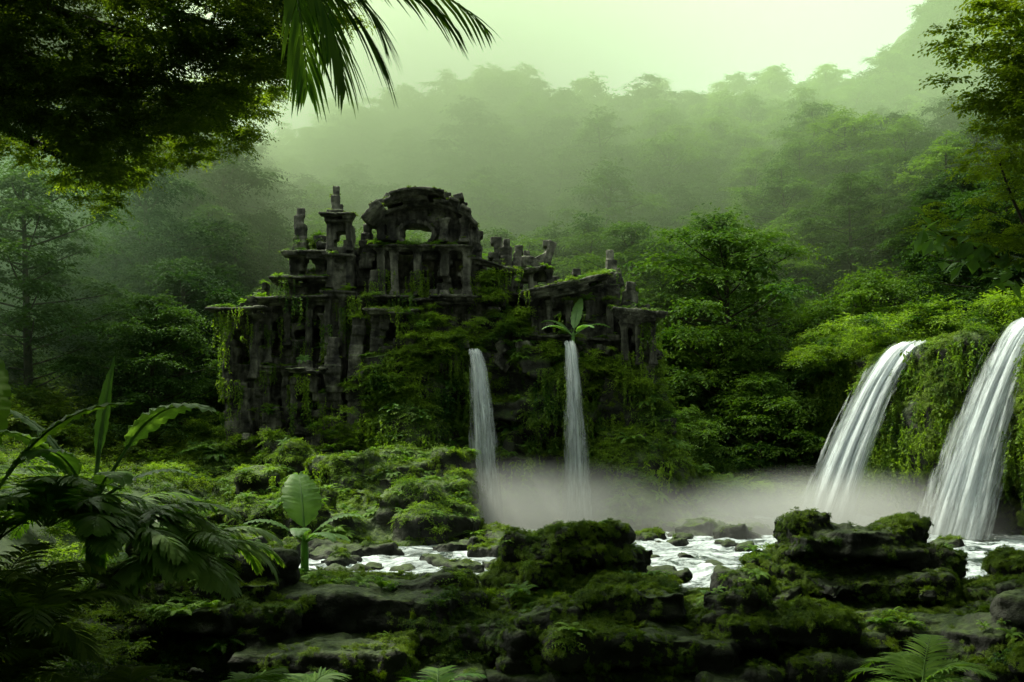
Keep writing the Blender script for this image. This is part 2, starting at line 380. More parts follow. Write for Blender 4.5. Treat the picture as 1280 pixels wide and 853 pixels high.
wall(-6.75,-1.95,8.5,pc,YF,.9,[(-4.7,14.15,1.6,.95),(-5.3,12.4,.8,1.7),(-3.9,12.3,.8,1.7),(-2.7,12.3,.55,1.5)],.3,.45,.05,0)
for x in(-5.3,-3.9,-2.7): box(b,(x,YF+.9,12.),(1.2,.4,3.))
for t in np.linspace(-1.,1.,17):
    for s in range(4):
        a=t*1.2;cx=-4.35+math.sin(a)*(2.5+.12*s);cz=14.5+math.cos(a)*(1.45+.17*s)-.35
        if U()>.08+.1*s: box(b,(cx+J(.04),YF-.35-.16*s+J(.05),cz),(.52,1.3+.3*s,.15),(J(.04),a*.62+J(.05),J(.05)))
for a in np.linspace(0,6.28,18,endpoint=False):
    box(b,(-4.7+.92*math.cos(a),YF-.5,14.15+.6*math.sin(a)),(.24,.5,.24),(0,J(.1)-math.atan2(.6*math.sin(a),.92*math.cos(a)),0))
for x in(-6.5,-5.85,-4.6,-3.25,-2.2): pil(x,11.1,13.2,YF-.65,.4,.4)
cornice(-6.9,-1.8,13.4,YF-.4,.6,2,.12,0,.05)
cornice(-6.9,-1.8,10.7,YF-.4,.7,3,.14)
for x in (-6.45,-5.95,-3.3,-2.3): pil(x,13.8,14.6,YF-.6,.4,.45)
for i in range(26): 
    x=U(-6.3,-2.5);box(b,(x,YF+J(.4),pc(x)+.3+J(.12)),(U(.25,.6),U(.4,.8),U(.15,.4)),(J(.3),J(.3),J(3)))
wall(-7.9,-6.7,6,lambda x:14.-.9*abs(x+7.2)+.5*math.sin(x*7),YF+.6,.8,[],.4,.5,.08)
stump(-7.3,YF+.2,12.5,14.3,.8,.8);stump(-6.9,YF-.6,9,12.2,.6,.5)
wall(-9.1,-7.85,4,lambda x:15.5-(.5 if x>-8.2 else 0),YF-.2,1.2,[(-8.45,13.6,.35,1.1)],.38,.5,.05)
cornice(-9.15,-7.8,14.75,YF-.75,.4,3,.13,0,.1,.1);cornice(-9.15,-7.8,12.9,YF-.75,.35,2,.13,0,.1,.1)
cornice(-9.2,-7.8,10.9,YF-.75,.35,3,.13,0,.1,.1)
for x in(-8.95,-8.0): pil(x,11.4,12.8,YF-.9,.28,.28);pil(x,13.3,14.6,YF-.85,.24,.25)
for x in(-9.0,-8.3,-7.7): pil(x,5.,10.7,YF-1.,.34,.35)
stump(-8.7,YF,15.3,16.2,.6,.6)
wall(-11.,-9.1,10.5,lambda x:13.7-.9*max(0,-x-10.1)+.35*math.sin(x*9),YF,1.1,[(-10.1,12.5,.5,.9)],.36,.5,.07)
stump(-10.55,YF,12.8,15.5,.75,.6)
cornice(-11.1,-9.1,12.9,YF-.5,.45,3,.13,.0,.2,.1)
cornice(-11.6,-9.2,11.6,YF-.5,.55,3,.14,.0,.15,.12)
wall(-12.2,-7.8,2.2,lambda x:11.4-1.*max(0,-x-11)+.3*math.sin(x*5),YF+.1,1.2,[(-11.6,9.2,.5,1.9),(-10.5,9.3,.6,2.),(-9.6,9.2,.45,1.8),(-10.4,5.8,.8,1.9)],.42,.65,.08,.01)
box(b,(-10.5,YF+1.1,6.5),(3.5,.4,8))
cornice(-12.3,-9.1,10.6,YF-.5,.6,3,.15,0,.12,.1);cornice(-12.2,-9.1,7.4,YF-.5,.55,2,.15,0,.2,.1);cornice(-12.2,-7.6,3.9,YF-.5,.6,2,.2,0,.2,.1)
pil(-12.,7.8,10.35,YF-.75,.34,.36);pil(-11.05,8.6,10.35,YF-.75,.34,.36);pil(-9.95,7.8,10.35,YF-.75,.34,.36);pil(-9.2,7.8,9.8,YF-.75,.4,.36)
for x in(-12.,-11.05,-9.2):pil(x,4.3,7.1,YF-.8,.4,.4)
stump(-9.9,YF-.9,3,7.3,1.,.9);stump(-11.6,YF-1.2,2,5.4,1.4,1.2);stump(-8.6,YF-1.6,2.5,8.8,1.1,1.2);stump(-7.5,YF-1.5,3,9.6,1.1,1.3)
# stepped projecting terraces in front of the left wing and centre
wall(-10.6,-8.9,2.2,lambda x:7.2+.8*math.sin(x*3),YF-1.7,1.2,[(-9.7,5.4,.6,1.4)],.4,.6,.1,.03);cornice(-10.6,-8.9,7.2,YF-2.2,.5,2,.14,0,.25)
wall(-6.9,-4.6,7,lambda x:10.4+.5*math.sin(x*4),YF-1.5,1.1,[(-5.8,9,.6,1.3)],.38,.55,.1,.03);cornice(-7.,-4.6,10.1,YF-1.9,.5,2,.13,0,.25)
# rear walls giving the building depth
wall(-12.,-9.5,8,lambda x:12.6+.6*math.sin(x*4),YF+3,.8,[(-10.8,11.6,.6,1.)],.42,.6,.06);wall(-2.,.6,8,lambda x:13.9+.6*math.sin(x*5),YF+3.4,.8,[(-.9,12.8,.7,1.1)],.42,.6,.06)
wall(1.6,4.4,8,lambda x:12.4+.5*math.sin(x*4),YF+3,.8,[(2.9,11.8,.6,.9)],.42,.6,.06)
for xx,zt in((-6.7,13.6),(-2.,13.2),(-9.1,11.8),(.7,11.),(5.2,10.8)):
    for zz in np.arange(8,zt,.42):
        for yy in np.arange(YF+.6,YF+3.3,.75):
            if U()>.05 and zz<zt-.25*(yy-YF): box(b,(xx,yy,zz),(.7,.72,.4),(J(.03),J(.03),J(.05)))
wall(-14.1,-12.2,4.5,lambda x:10.1+.15*math.sin(x*5),YF-.2,1.6,[(-13.2,8.6,.7,1.4)],.4,.6,.06,.01)
cornice(-14.2,-12.2,9.9,YF-.9,.7,4,.14,0,.12,.14)
wall(-13.6,-12.2,9.8,lambda x:11.2+.8*(x+13),YF+.3,.9,[],.34,.5,.06)
pil(-13.9,6,9.6,YF-1.15,.36,.38);pil(-12.6,7,9.6,YF-1.15,.36,.38);stump(-13.2,YF-1,3,6.6,1.5,1.2)
wall(-1.95,-.3,8,lambda x:14.1-.8*(x+1.9)+.5*math.sin(x*6),YF+.3,1.,[(-1.1,12.6,.5,1.2)],.34,.5,.1)
wall(-.4,2.1,8,lambda x:12.9-.7*math.cos((x-.3)*2.6)+.4*math.sin(x*11),YF+1.2,.9,[(.5,11.6,.6,1.3)],.34,.5,.1)
box(b,(1.85,YF+1,13.3),(.4,.7,1.5),(0,.35,.2));box(b,(1.4,YF+1,13.2),(1.,.6,.3),(0,-.4,0));stump(-.3,YF+.6,12.3,13.9,.7,.7);stump(-1.75,YF+.3,12.6,14.5,.6,.7);stump(.8,YF+1,12,13.4,.7,.7)
cornice(-1.9,.2,12.9,YF-.2,.5,2,.13,-.3,.3);cornice(-.2,1.6,12.4,YF+.8,.5,2,.13,.1,.3);cornice(-.4,2.,11.,YF+.7,.6,3,.14,0,.2)
for x in (-1.7,-.7): pil(x,11.,12.7,YF-.25,.35,.3)
for x in (-.1,.95,1.9): pil(x,11.3,12.3,YF+.65,.3,.3)
wall(.8,5.3,7.8,lambda x:10.9+.22*(x-.8)+.2*math.sin(x*6),YF-.3,1.3,[(2.2,10,.7,.9),(3.5,10.1,.7,.9)],.38,.6,.06,.01)
cornice(.7,4.5,10.7,YF-.9,.7,4,.14,.22,.1,.12)
wall(4.2,5.4,7.8,lambda x:12.2-.8*abs(x-4.9),YF-.2,1.3,[],.4,.5,.07)
for x,a in((1.,9.1),(1.8,9.6),(2.8,9.1),(3.8,9.8),(4.8,9.1)):pil(x,a,10.5,YF-1.15,.32,.34)
cornice(.8,5.3,8.9,YF-.9,.6,2,.14,0,.3)
box(b,(5.35,YF-.2,12.),(.25,.9,.9),(0,-.3,0));box(b,(4.4,YF-.2,12.05),(.9,.9,.18),(0,-.25,0));stump(4.9,YF,11.8,12.9,.7,.7)
wall(5.3,6.9,6.5,lambda x:9.8,YF-.9,1.8,[(5.75,8.6,.5,1.2),(6.35,8.6,.45,1.2)],.36,.5,.05)
cornice(5.2,6.9,9.75,YF-1.6,.8,4,.15,-.1,.08,.15)
for x in(5.4,6.05,6.75):pil(x,7.6,9.4,YF-1.95,.32,.36)
for i in range(10): box(b,(U(5.1,6.6),YF-1.2+J(.3),10.5+J(.12)-.1),(U(.3,.7),U(.4,.8),.2),(J(.2),J(.2),J(1)))
stump(5.8,YF-1.2,10.3,11.4,.8,.7)
for i in range(130):
    x=U(-13.5,7);box(b,(x,YF+U(-1.8,-.2),U(7.4,8.6) if x>-7 else U(2.,4.6)),(U(.3,1.),U(.3,.9),U(.25,.7)),(J(.6),J(.6),J(3)))
def rw(V,N):
    w=np.stack([fbm(V*.3,2),fbm(V*.3+31,2),fbm(V*.3+63,2)],1)*.09
    return w+N*(fbm(V*3.5,3)*.02)[:,None]+N*(np.minimum(0,fbm(V*1.1+5,3)+.4)*.1)[:,None]
ruin=solid('temple_ruin',b,.05,M_ruin,rw)
# ---------------------------------------------------------------- mound beneath ruin
b=B()
box(b,(.3,55,3.),(13.4,12,10.4));box(b,(-9.5,56,3),(9,10,12));box(b,(-3,57,8),(14,10,5))
ball(b,(-10,49,-1),(5,4,4.));ball(b,(-5.8,45.8,-1),(5,4.5,4.8));ball(b,(-10.5,45.5,-1),(4,3.5,3.8));ball(b,(-6.2,41,-.8),(3.8,4,2.3));ball(b,(-3.6,39.5,-.9),(2.6,2.6,1.9))
ball(b,(6,48,-1),(4,3.4,5.2));ball(b,(-14.5,50,0),(4,4,4));ball(b,(1,48.6,-1),(1.6,2.4,5));ball(b,(-5,49.2,5),(2.5,1.6,3.6));ball(b,(1,49.3,6),(.8,1.2,2.4));ball(b,(5.8,49.,5),(2,1.5,3.2));ball(b,(6,46,0),(2.2,2.2,2.2));ball(b,(9,48,-1),(3,3,3.2));ball(b,(-4.6,47.4,2.5),(2.2,2.,3.2))
for i in range(80):
    x=U(-6.5,7.3);z=U(-.5,7.8);box(b,(x,49+J(.5)-.14*(8-z),z),(U(.8,2.2),U(1.,2.4),U(.6,1.6)),(J(.25),J(.25),J(.5)))
for i in range(55):
    x=U(-11,-1.8);y=U(37.5,46.5);box(b,(x,y,U(-.2,1.)+ (y-37)*.28),(U(.7,1.9),U(.7,1.8),U(.5,1.4)),(J(.3),J(.3),J(3)))
def rd(a,f,st=.0):
    def d(V,N):
        r=N*(fbm(V*f,5)*a)[:,None]
        if st: r[:,:2]+=N[:,:2]*(fbm(V*np.array([.25,.25,2.6]),3)*st)[:,None]
        return r
    return d
mound=solid('mossy_rock_mound',b,.15,M_cliff,rd(.35,.6,.14))
front=lambda C,N:(N[:,1]<.5)|(N[:,2]>.3)
clear=lambda C:1-.97*((C[:,0]<-7.6)&(C[:,0]>-13.5)&(C[:,2]>3.8)&(C[:,1]>48.))
P,N=sample(mound,3900,lambda C,N:(C[:,2]>-.2)*front(C,N)*(.14+np.clip(N[:,2]+.1,0,1))*np.clip(fbm(C*.6,3)*1.5+.55,0,1)*(C[:,1]<60)*clear(C))
scatter('ruin_shrubs',P-N*.1,bush,U(.3,1.,len(P))*np.where(P[:,1]<46,.7,1),nrot(unit(N*.6+np.array([0,0,.7])),.2))
P,N=sample(mound,5500,lambda C,N:(C[:,2]>.1)*front(C,N)*(C[:,1]<54)*clear(C)*(.25+np.clip(N[:,2],0,1))*np.clip(fbm(C*.8+3,3)*1.5+.4,0,1))
scatter('mound_moss',P,moss,U(.12,.3,len(P)),nrot(N,.3))
P,N=sample(mound,330,lambda C,N:(C[:,2]>2.5)*(N[:,1]<-.2)*(N[:,2]<.6)*np.clip(fbm(C*.6+9,3)*2.+.1,0,1)*clear(C))
scatter('hanging_vines',P-np.array([0,.3,0]),vines,U(.4,1.2,len(P)),np.stack([P[:,0]*0,P[:,0]*0,U(0,6.28,len(P))],1))
P,N=sample(mound,420,lambda C,N:(C[:,2]>.2)*(N[:,2]>.35)*(C[:,1]<54)*clear(C)*1.)
scatter('ruin_ferns',P,ferns,U(.35,.9,len(P))*np.where(P[:,1]<46,.65,1),nrot(unit(N*.4+np.array([0,0,1])),.15))
P,N=sample(ruin,700,lambda C,N:(N[:,2]>.55)*(C[:,1]<52.5)*np.clip(fbm(C*.5+3,3)+.25,0,1)*np.where(C[:,2]>14.5,.0,1)*np.where(C[:,2]<10,1.6,1))
scatter('ruin_moss_plants',P,bush+ferns,U(.12,.5,len(P)),nrot(unit(N*.3+np.array([0,0,1])),.2))
P,N=sample(ruin,1700,lambda C,N:(N[:,2]>.3)*(C[:,1]<51.5)*np.clip(fbm(C*.8+6,3)+.3,0,1))
scatter('ruin_moss',P,moss,U(.08,.2,len(P)),nrot(unit(N*.3+np.array([0,0,1])),.2))
P,N=sample(ruin,130,lambda C,N:(N[:,1]<-.5)*(C[:,1]<50)*(C[:,2]<12.5)*np.clip(fbm(C*.4+3,3)+.15,0,1))
scatter('ruin_vines',P-np.array([0,.1,0]),vines,U(.3,.9,len(P)),np.stack([P[:,0]*0,P[:,0]*0,U(0,6.28,len(P))],1))
bm=[(-4.2,48.2,9.6,1.2,30),(-4,47.9,8.2,1.6,46),(-2.5,48.2,8.8,1.3,30),(-6.,47.4,6.8,1.3,34),(-.6,48.6,9.2,1.1,24),(.4,49,9.9,.8,16),(-1.3,49.4,12.,.5,7),(-9.7,50,13.9,.5,9),(-1.,49,11.,.6,12),(4.5,48.,7.4,1.3,24),(2.1,48.1,8.1,.9,16),(-5.5,47.2,5,1.7,30),(-13.2,48.4,3.6,1.4,30),(-10.5,47,2.8,1.4,30),(-8,46.8,4.2,1.2,24),(6.6,47.8,6.,1.2,22),(-15.5,50,4,2,40)]
P=np.concatenate([np.array([x,y,z])+rng.normal(0,.5*r,(n,3))*np.array([1,.5,.7]) for x,y,z,r,n in bm])
scatter('ruin_bushes',P,bush,U(.35,.9,len(P)))
# ---------------------------------------------------------------- right cliff
b=B()
box(b,(27,56,3.5),(14,20,10));box(b,(24.5,48,3.),(9,9,10.6));box(b,(30,42,3),(14,9,12.6));ball(b,(19.3,48,5),(2.5,3,3.6));ball(b,(19.8,45.2,3),(2.6,2.4,5.2));ball(b,(22.6,40.5,4),(2,2.5,6));ball(b,(20.5,47,7),(3,3,2))
cliff=solid('mossy_cliff',b,.2,M_cliff,rd(.5,.45,.15))
P,N=sample(cliff,1300,lambda C,N:(C[:,2]>.3)*(C[:,0]<31)*front(C,N)*(.25+np.clip(N[:,2],0,1)*1.2)*np.clip(fbm(C*.6+2,3)+.6,0,1))
scatter('cliff_shrubs',P-N*.1,bush,U(.3,.85,len(P)),nrot(unit(N*.6+np.array([0,0,.7])),.2))
P,N=sample(cliff,260,lambda C,N:(C[:,2]>3)*(N[:,1]<.3)*(N[:,2]<.6)*(C[:,0]<30)*1.)
scatter('cliff_vines',P-np.array([.2,.3,0]),vines,U(.6,1.2,len(P)),np.stack([P[:,0]*0,P[:,0]*0,U(0,6.28,len(P))],1))
P,N=sample(cliff,8000,lambda C,N:(C[:,2]>.1)*(N[:,1]<.3)*(C[:,0]<30)*np.clip(fbm(C*.8+5,3)+.7,0,1))
scatter('cliff_moss',P+N*.1,moss,U(.18,.38,len(P)),nrot(N+np.array([0,0,.3]),.3))
n=260;x=U(17,34,n);y=U(48,64,n);scatter('cliff_bushes',np.stack([x,y,9+U(-.6,1.2,n)+.12*(x-17)],1),bush,U(.8,1.7,n))
# ---------------------------------------------------------------- foreground ledge
b=B()
box(b,(0,20.6,-.6),(30,4,2.4))
for layer in range(7):
    z=-1.2+layer*.36
    x=-13.
    while x<15:
        w=U(1.,3.6);yf=16.4+.32*layer*U(.2,1.1)+U(-.7,.7)+.6*math.sin(x*.9+layer*.6)
        yb=22.6
        top=.8+.35*math.sin(x*.55+1.)
        if x<-4: top=1.9
        if z<top: box(b,(x+w/2,(yf+yb)/2,z+J(.08)),(w*1.05,yb-yf,U(.3,.46)),(J(.05),J(.07),J(.14)))
        x+=w
def heap(cx,cy,w,d,z0,z1,n):
    for i in range(n):
        f=i/max(1,n-1);ww=w*(1-.5*f*f);c=(cx+J(.1*w),cy+J(.12*d),z0+(z1-z0)*f-.1)
        box(b,c,(ww*U(.6,.95),d*(1-.4*f)*U(.6,.9),(z1-z0)/n*1.5),(J(.15),J(.15),J(.6)))
        ball(b,c,(ww*.46,d*.42*(1-.3*f),(z1-z0)/n*1.1),0,14,8)
heap(1.3,21,3.4,2.4,.7,2.05,5);heap(2.2,21.2,1.8,1.8,1.5,2.1,2);heap(7.3,22,4.8,2.8,.8,2.0,5);heap(6.6,22,2.4,1.8,1.6,2.2,2);heap(8.4,22,2.6,2,1.5,2.1,2)
heap(10.8,21,3.,2.4,.5,1.4,3);heap(-6.,18.5,4.2,2.4,1.2,2.05,3);heap(-1.8,19.3,2.8,1.8,.5,1.2,3);heap(4.2,18.5,2.6,1.8,.4,1.15,3);heap(9,18,2.6,2,.2,1.,3);heap(.6,17.6,2.4,1.6,.1,.9,3);heap(-4.5,17.2,2.6,1.6,.2,1.,3)
for i in range(46):
    c=(U(-9,13),U(15.9,22),0);c=(c[0],c[1],U(.5,1.1) if c[1]>18 else U(-.8,.5));r=U(.15,.5)
    ball(b,c,(r*1.3,r,r*.7),0,10,6)
    box(b,c,(r*2,r*1.6,r),(J(.5),J(.5),J(3)))
ledge=solid('rock_ledge',b,.055,M_rock,lambda V,N:N*(fbm(V*.9+3,5)*.18)[:,None]+N*(fbm(V*np.array([.7,.7,7]),4)*.06)[:,None]+N*(fbm(V*5,3)*.03)[:,None])
vx=lambda C:(np.abs(C[:,0])<C[:,1]*.55)
P,N=sample(ledge,18000,lambda C,N:vx(C)*(N[:,2]>.25)*(C[:,2]>.1)*np.clip(fbm(C*.7+4,3)*1.5+.5,0,1)**2)
scatter('ledge_moss',P+N*.02,moss,U(.05,.15,len(P)),nrot(N,.3))
P,N=sample(ledge,4000,lambda C,N:vx(C)*(N[:,1]<-.1)*np.clip(fbm(C*.8+8,3)*1.5-.1,0,1)**2)
scatter('ledge_creepers',P,moss,U(.05,.14,len(P)),nrot(unit(N*.6+np.array([0,0,.5])),.3))
P,N=sample(ledge,450,lambda C,N:vx(C)*(N[:,2]>.2)*(C[:,2]>-.5)*np.clip(fbm(C*.7+14,3),0,1)**2)
scatter('ledge_ferns',P,ferns+bush,U(.15,.45,len(P)),nrot(unit(N*.3+np.array([0,0,1])),.2))
b=B()
for i in range(125):
    r=U(.3,1.05)
    q=random.choice([(-3,37.5,4,2.5),(-6,35,5,2),(7.5,41,3,2.5),(9,44,4,2),(2.5,40,3,2.5),(12,37,5,2),(-10,38,4,4),(-3,31,5,3),(4.5,32,3,3),(10,31,4,3)])
    if q[1]<33: r*=.6
    c=(q[0]+J(q[2]),q[1]+J(q[3]),-.15);box(b,c,(r*1.7,r*1.4,r*1.1),(J(.3),J(.3),J(3)));ball(b,c,(r,r*.9,r*.7),0,10,6)
bould=solid('river_boulders',b,.08,M_rock,lambda V,N:N*(fbm(V*1.3,4)*.15)[:,None])
P,N=sample(bould,1700,lambda C,N:(N[:,2]>.5)*(C[:,2]>.25)*np.clip(fbm(C*.9,3)+.3,0,1))
scatter('boulder_moss',P,moss,U(.1,.25,len(P)),nrot(N,.3))
# ---------------------------------------------------------------- water
m,nt,Nn,L,out=newmat('river_water')
g=Nn.new('ShaderNodeNewGeometry')
def tn(sc,det,st,ro=.6,dist=0):
    mp=Nn.new('ShaderNodeMapping');mp.inputs['Scale'].default_value=st;L.new(g.outputs['Position'],mp.inputs[0]);n=Nn.new('ShaderNodeTexNoise');n.inputs['Scale'].default_value=sc;n.inputs['Detail'].default_value=det;n.inputs['Roughness'].default_value=ro;n.inputs['Distortion'].default_value=dist;L.new(mp.outputs[0],n.inputs['Vector']);return n
n1=tn(.9,9,(.6,1,1),.7,1.2)
r=Nn.new('ShaderNodeValToRGB');L.new(n1.outputs['Fac'],r.inputs[0]);r.color_ramp.elements[0].position=.41;r.color_ramp.elements[1].position=.66
p=Nn.new('ShaderNodeBsdfPrincipled');p.inputs['Base Color'].default_value=(.02,.035,.03,1);p.inputs['Roughness'].default_value=.15
q=Nn.new('ShaderNodeBsdfPrincipled');q.inputs['Base Color'].default_value=(.68,.74,.8,1);q.inputs['Roughness'].default_value=.8
bn=tn(3,6,(.7,1,1));bp=Nn.new('ShaderNodeBump');bp.inputs['Strength'].default_value=1.;bp.inputs['Distance'].default_value=.25;L.new(bn.outputs['Fac'],bp.inputs['Height']);L.new(bp.outputs[0],p.inputs['Normal']);L.new(bp.outputs[0],q.inputs['Normal'])
mx=Nn.new('ShaderNodeMixShader');L.new(r.outputs[0],mx.inputs[0]);L.new(p.outputs[0],mx.inputs[1]);L.new(q.outputs[0],mx.inputs[2]);L.new(mx.outputs[0],out.inputs[0]);M_water=m
xs=np.linspace(-45,45,600);ys=np.linspace(22,64,340);X,Y=np.meshgrid(xs,ys);pp=np.stack([X.ravel(),Y.ravel(),0*X.ravel()],1)
Z=fbm(pp*np.array([.5,.8,1]),3)*.12+(.25-np.abs(fbm(pp*np.array([.9,1.8,1])+3,4)))*.18
I=np.arange(X.size).reshape(340,600);F=np.stack([I[:-1,:-1],I[:-1,1:],I[1:,1:],I[1:,:-1]],-1).reshape(-1,4)
obj('river_water',mk('river_water',np.stack([pp[:,0],pp[:,1],Z],1),F,np.zeros(len(F)),[M_water],True))
def fallmat(name,lo,hi):
    m,nt,Nn,L,out=newmat(name)
    uv=Nn.new('ShaderNodeUVMap')
    def q(sc,st,det=5):
        mp=Nn.new('ShaderNodeMapping');mp.inputs['Scale'].default_value=st;L.new(uv.outputs[0],mp.inputs[0]);n=Nn.new('ShaderNodeTexNoise');n.inputs['Scale'].default_value=sc;n.inputs['Detail'].default_value=det;n.inputs['Roughness'].default_value=.65;L.new(mp.outputs[0],n.inputs['Vector']);return n
    n1=q(1,(4.,.45,1));n2=q(1,(9,1.6,1),4)
    a=Nn.new('ShaderNodeMath');a.operation='MULTIPLY_ADD';L.new(n2.outputs['Fac'],a.inputs[0]);a.inputs[1].default_value=.5;L.new(n1.outputs['Fac'],a.inputs[2])
    sx=Nn.new('ShaderNodeSeparateXYZ');u2=Nn.new('ShaderNodeUVMap');u2.uv_map='edge';L.new(u2.outputs[0],sx.inputs[0])
    b2=Nn.new('ShaderNodeMath');b2.operation='SUBTRACT';L.new(a.outputs[0],b2.inputs[0]);L.new(sx.outputs['X'],b2.inputs[1])
    mr=Nn.new('ShaderNodeMapRange');L.new(b2.outputs[0],mr.inputs[0]);mr.inputs[1].default_value=lo;mr.inputs[2].default_value=hi;mr.inputs[4].default_value=.95
    d=Nn.new('ShaderNodeBsdfDiffuse');d.inputs[0].default_value=(.8,.84,.88,1);t=Nn.new('ShaderNodeBsdfTranslucent');t.inputs[0].default_value=(.8,.84,.88,1)
    s1=Nn.new('ShaderNodeMixShader');s1.inputs[0].default_value=.5;L.new(d.outputs[0],s1.inputs[1]);L.new(t.outputs[0],s1.inputs[2])
    bp=Nn.new('ShaderNodeBump');bp.inputs['Strength'].default_value=.9;bp.inputs['Distance'].default_value=.25;L.new(a.outputs[0],bp.inputs['Height']);L.new(bp.outputs[0],d.inputs['Normal'])
    tr=Nn.new('ShaderNodeBsdfTransparent');s2=Nn.new('ShaderNodeMixShader');L.new(mr.outputs[0],s2.inputs[0]);L.new(tr.outputs[0],s2.inputs[1]);L.new(s1.outputs[0],s2.inputs[2]);L.new(s2.outputs[0],out.inputs[0]);return m
M_fall=fallmat('falling_water',.5,.82);M_thin=fallmat('thin_falling_water',.58,1.0)
def fall(name,lip,foot,w0,w1,wd,mat,layers=3,arc=.5,rough=.4):
    lip=np.array(lip,float);foot=np.array(foot,float);wd=unit(np.array(wd,float));V=[];F=[];UV=[];ED=[];n=40;k=24;base=0
    hl=np.linalg.norm(foot-lip)
    for l in range(layers):
        off=np.array([0,-.13*l,0]);ww=1-.08*l;ph=U(0,50)
        for i in range(n+1):
            t=i/n
            h=t**arc;zz=lip[2]+(foot[2]-lip[2])*t
            c=np.array([lip[0]+(foot[0]-lip[0])*h,lip[1]+(foot[1]-lip[1])*h,zz])
            w=(w0+(w1-w0)*t)*ww
            for j in range(k+1):
                s=j/k-.5
                bul=.12*math.sin(j*1.1+ph)+.07*math.sin(j*2.3+t*5+ph)+.25*(1-4*s*s)
                V.append(c+wd*s*w+off+np.array([-.3*bul,-bul,.0])*min(1,t*3+.3)+np.array([0,0,.08*math.sin(j*1.7+ph)*(1-t)]))
                UV.append((s*w+ph,t*hl*.5+ph));ED.append(((abs(s)*2)**2.5*rough+.25*max(0,t-.8)*l*.5,0))
        for i in range(n):
            for j in range(k):
                a=base+i*(k+1)+j;F.append([a,a+1,a+k+2,a+k+1])
        base+=(n+1)*(k+1)
    F=np.array(F);me=mk(name,np.array(V),F,np.zeros(len(F)),[mat],True)
    for nm,D in(('UVMap',UV),('edge',ED)):
        uv=me.uv_layers.new(name=nm);uv.data.foreach_set('uv',np.array(D)[F.ravel()].astype(np.float32).ravel())
    return obj(name,me)
fall('waterfall',(18.6,46.4,8.5),(13.9,45.,0),1.9,3.5,(.75,-.65,0),M_fall,4,.62)
fall('waterfall',(22.4,42.6,9.2),(18.,41.2,0),1.8,4.,(.75,-.65,0),M_fall,4,.62)
fall('waterfall',(-1.75,47.0,8.2),(-1.,45.3,0),1.,2.7,(1,0,0),M_thin,4,.5,.5)
fall('waterfall',(2.7,47.2,8.6),(3.05,45.5,0),.8,2.5,(1,0,0),M_thin,4,.5,.5)
# ---------------------------------------------------------------- mid-distance trees
def place(name,me,loc,rz=0,s=1.):
    o=obj(name,me);o.location=loc;o.rotation_euler=(0,0,rz);o.scale=(s,s,s);return o
tm=[tree_mesh('jungle_tree_mesh_%d'%i,13,5.4,44,30,14,.11,M_far,.08,.2) for i in range(3)]
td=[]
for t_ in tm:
    c_=t_.copy();c_.materials[0]=M_fdk;td.append(c_)  # same trees with shade painted into the leaf colour
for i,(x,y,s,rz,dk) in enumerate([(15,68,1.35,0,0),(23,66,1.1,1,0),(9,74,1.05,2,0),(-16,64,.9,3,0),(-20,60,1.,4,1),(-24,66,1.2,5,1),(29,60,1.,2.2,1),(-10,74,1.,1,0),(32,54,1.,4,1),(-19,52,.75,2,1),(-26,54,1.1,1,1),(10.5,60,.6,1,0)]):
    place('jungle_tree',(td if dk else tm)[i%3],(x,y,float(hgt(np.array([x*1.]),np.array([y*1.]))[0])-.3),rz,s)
x=np.concatenate([U(-26,-11,200),U(7,20,220),U(-24,-11.5,330)]);y=np.concatenate([U(47,60,200),U(52,64,220),U(24,47,330)])
k=~((x>-15)&(x<-10)&(y<51)&(y>46));x=x[k];y=y[k];n=len(x)
scatter('bank_shrubs',np.stack([x,y,np.maximum(hgt(x,y),0)+U(0,1.6,n)*np.where(y<47,.5,1)],1),[cl_proto('dbush_%d'%i,34,13,.15,M_dark,.75,.4) for i in range(2)]+bush[:2],U(.8,1.9,n)*np.where(y<47,.55,1))
# ---------------------------------------------------------------- overhanging tree (left)
b=B();tube(b,bez((-11.5,9,-1),(-12,10,6),(-9,11,11),12),np.linspace(.6,.25,12),0,10)
for e in[(-5,11,9.3),(-3.6,12,9.),(-6.2,12,8),(-5.2,12.5,7.6),(-4.2,11.5,8.6),(-7,13,9.2),(-5.6,13.6,7.6),(-4.4,13.6,8.4)]:
    tube(b,bez((-9.5,10.8,9.8),((e[0]-9.5)/2,e[1],e[2]+.9),e,8),np.linspace(.16,.03,8),0,6)
ot=empty('overhanging_tree');obj('trunk_and_limbs',b.mesh('limbs',[M_bark],True),ot)
prof=([-100,0,60,130,180,230,300,345,385],[185,190,205,262,205,198,180,115,20])
P=[]
while len(P)<1050:
    x=U(-9,-2.2);y=U(10.3,13.3);sc=y/1250
    low=4+sc*(562-np.interp(x/y*1250+640,*prof))
    P.append((x,y,low+2.6*U(0,1)**1.2+.2))
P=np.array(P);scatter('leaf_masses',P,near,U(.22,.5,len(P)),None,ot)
P=[]
while len(P)<330:
    x=U(-9,-2.2);y=U(13.4,14.6);sc=y/1250
    low=4+sc*(540-np.interp(x/y*1250+640,*prof))
    P.append((x,y,low+1.1*U(0,1)**1.5))
P=np.array(P);scatter('painted_sunlit_leaves',P,edge,U(.2,.42,len(P)),None,ot)  # sunlit look partly painted by the brighter leaf colour
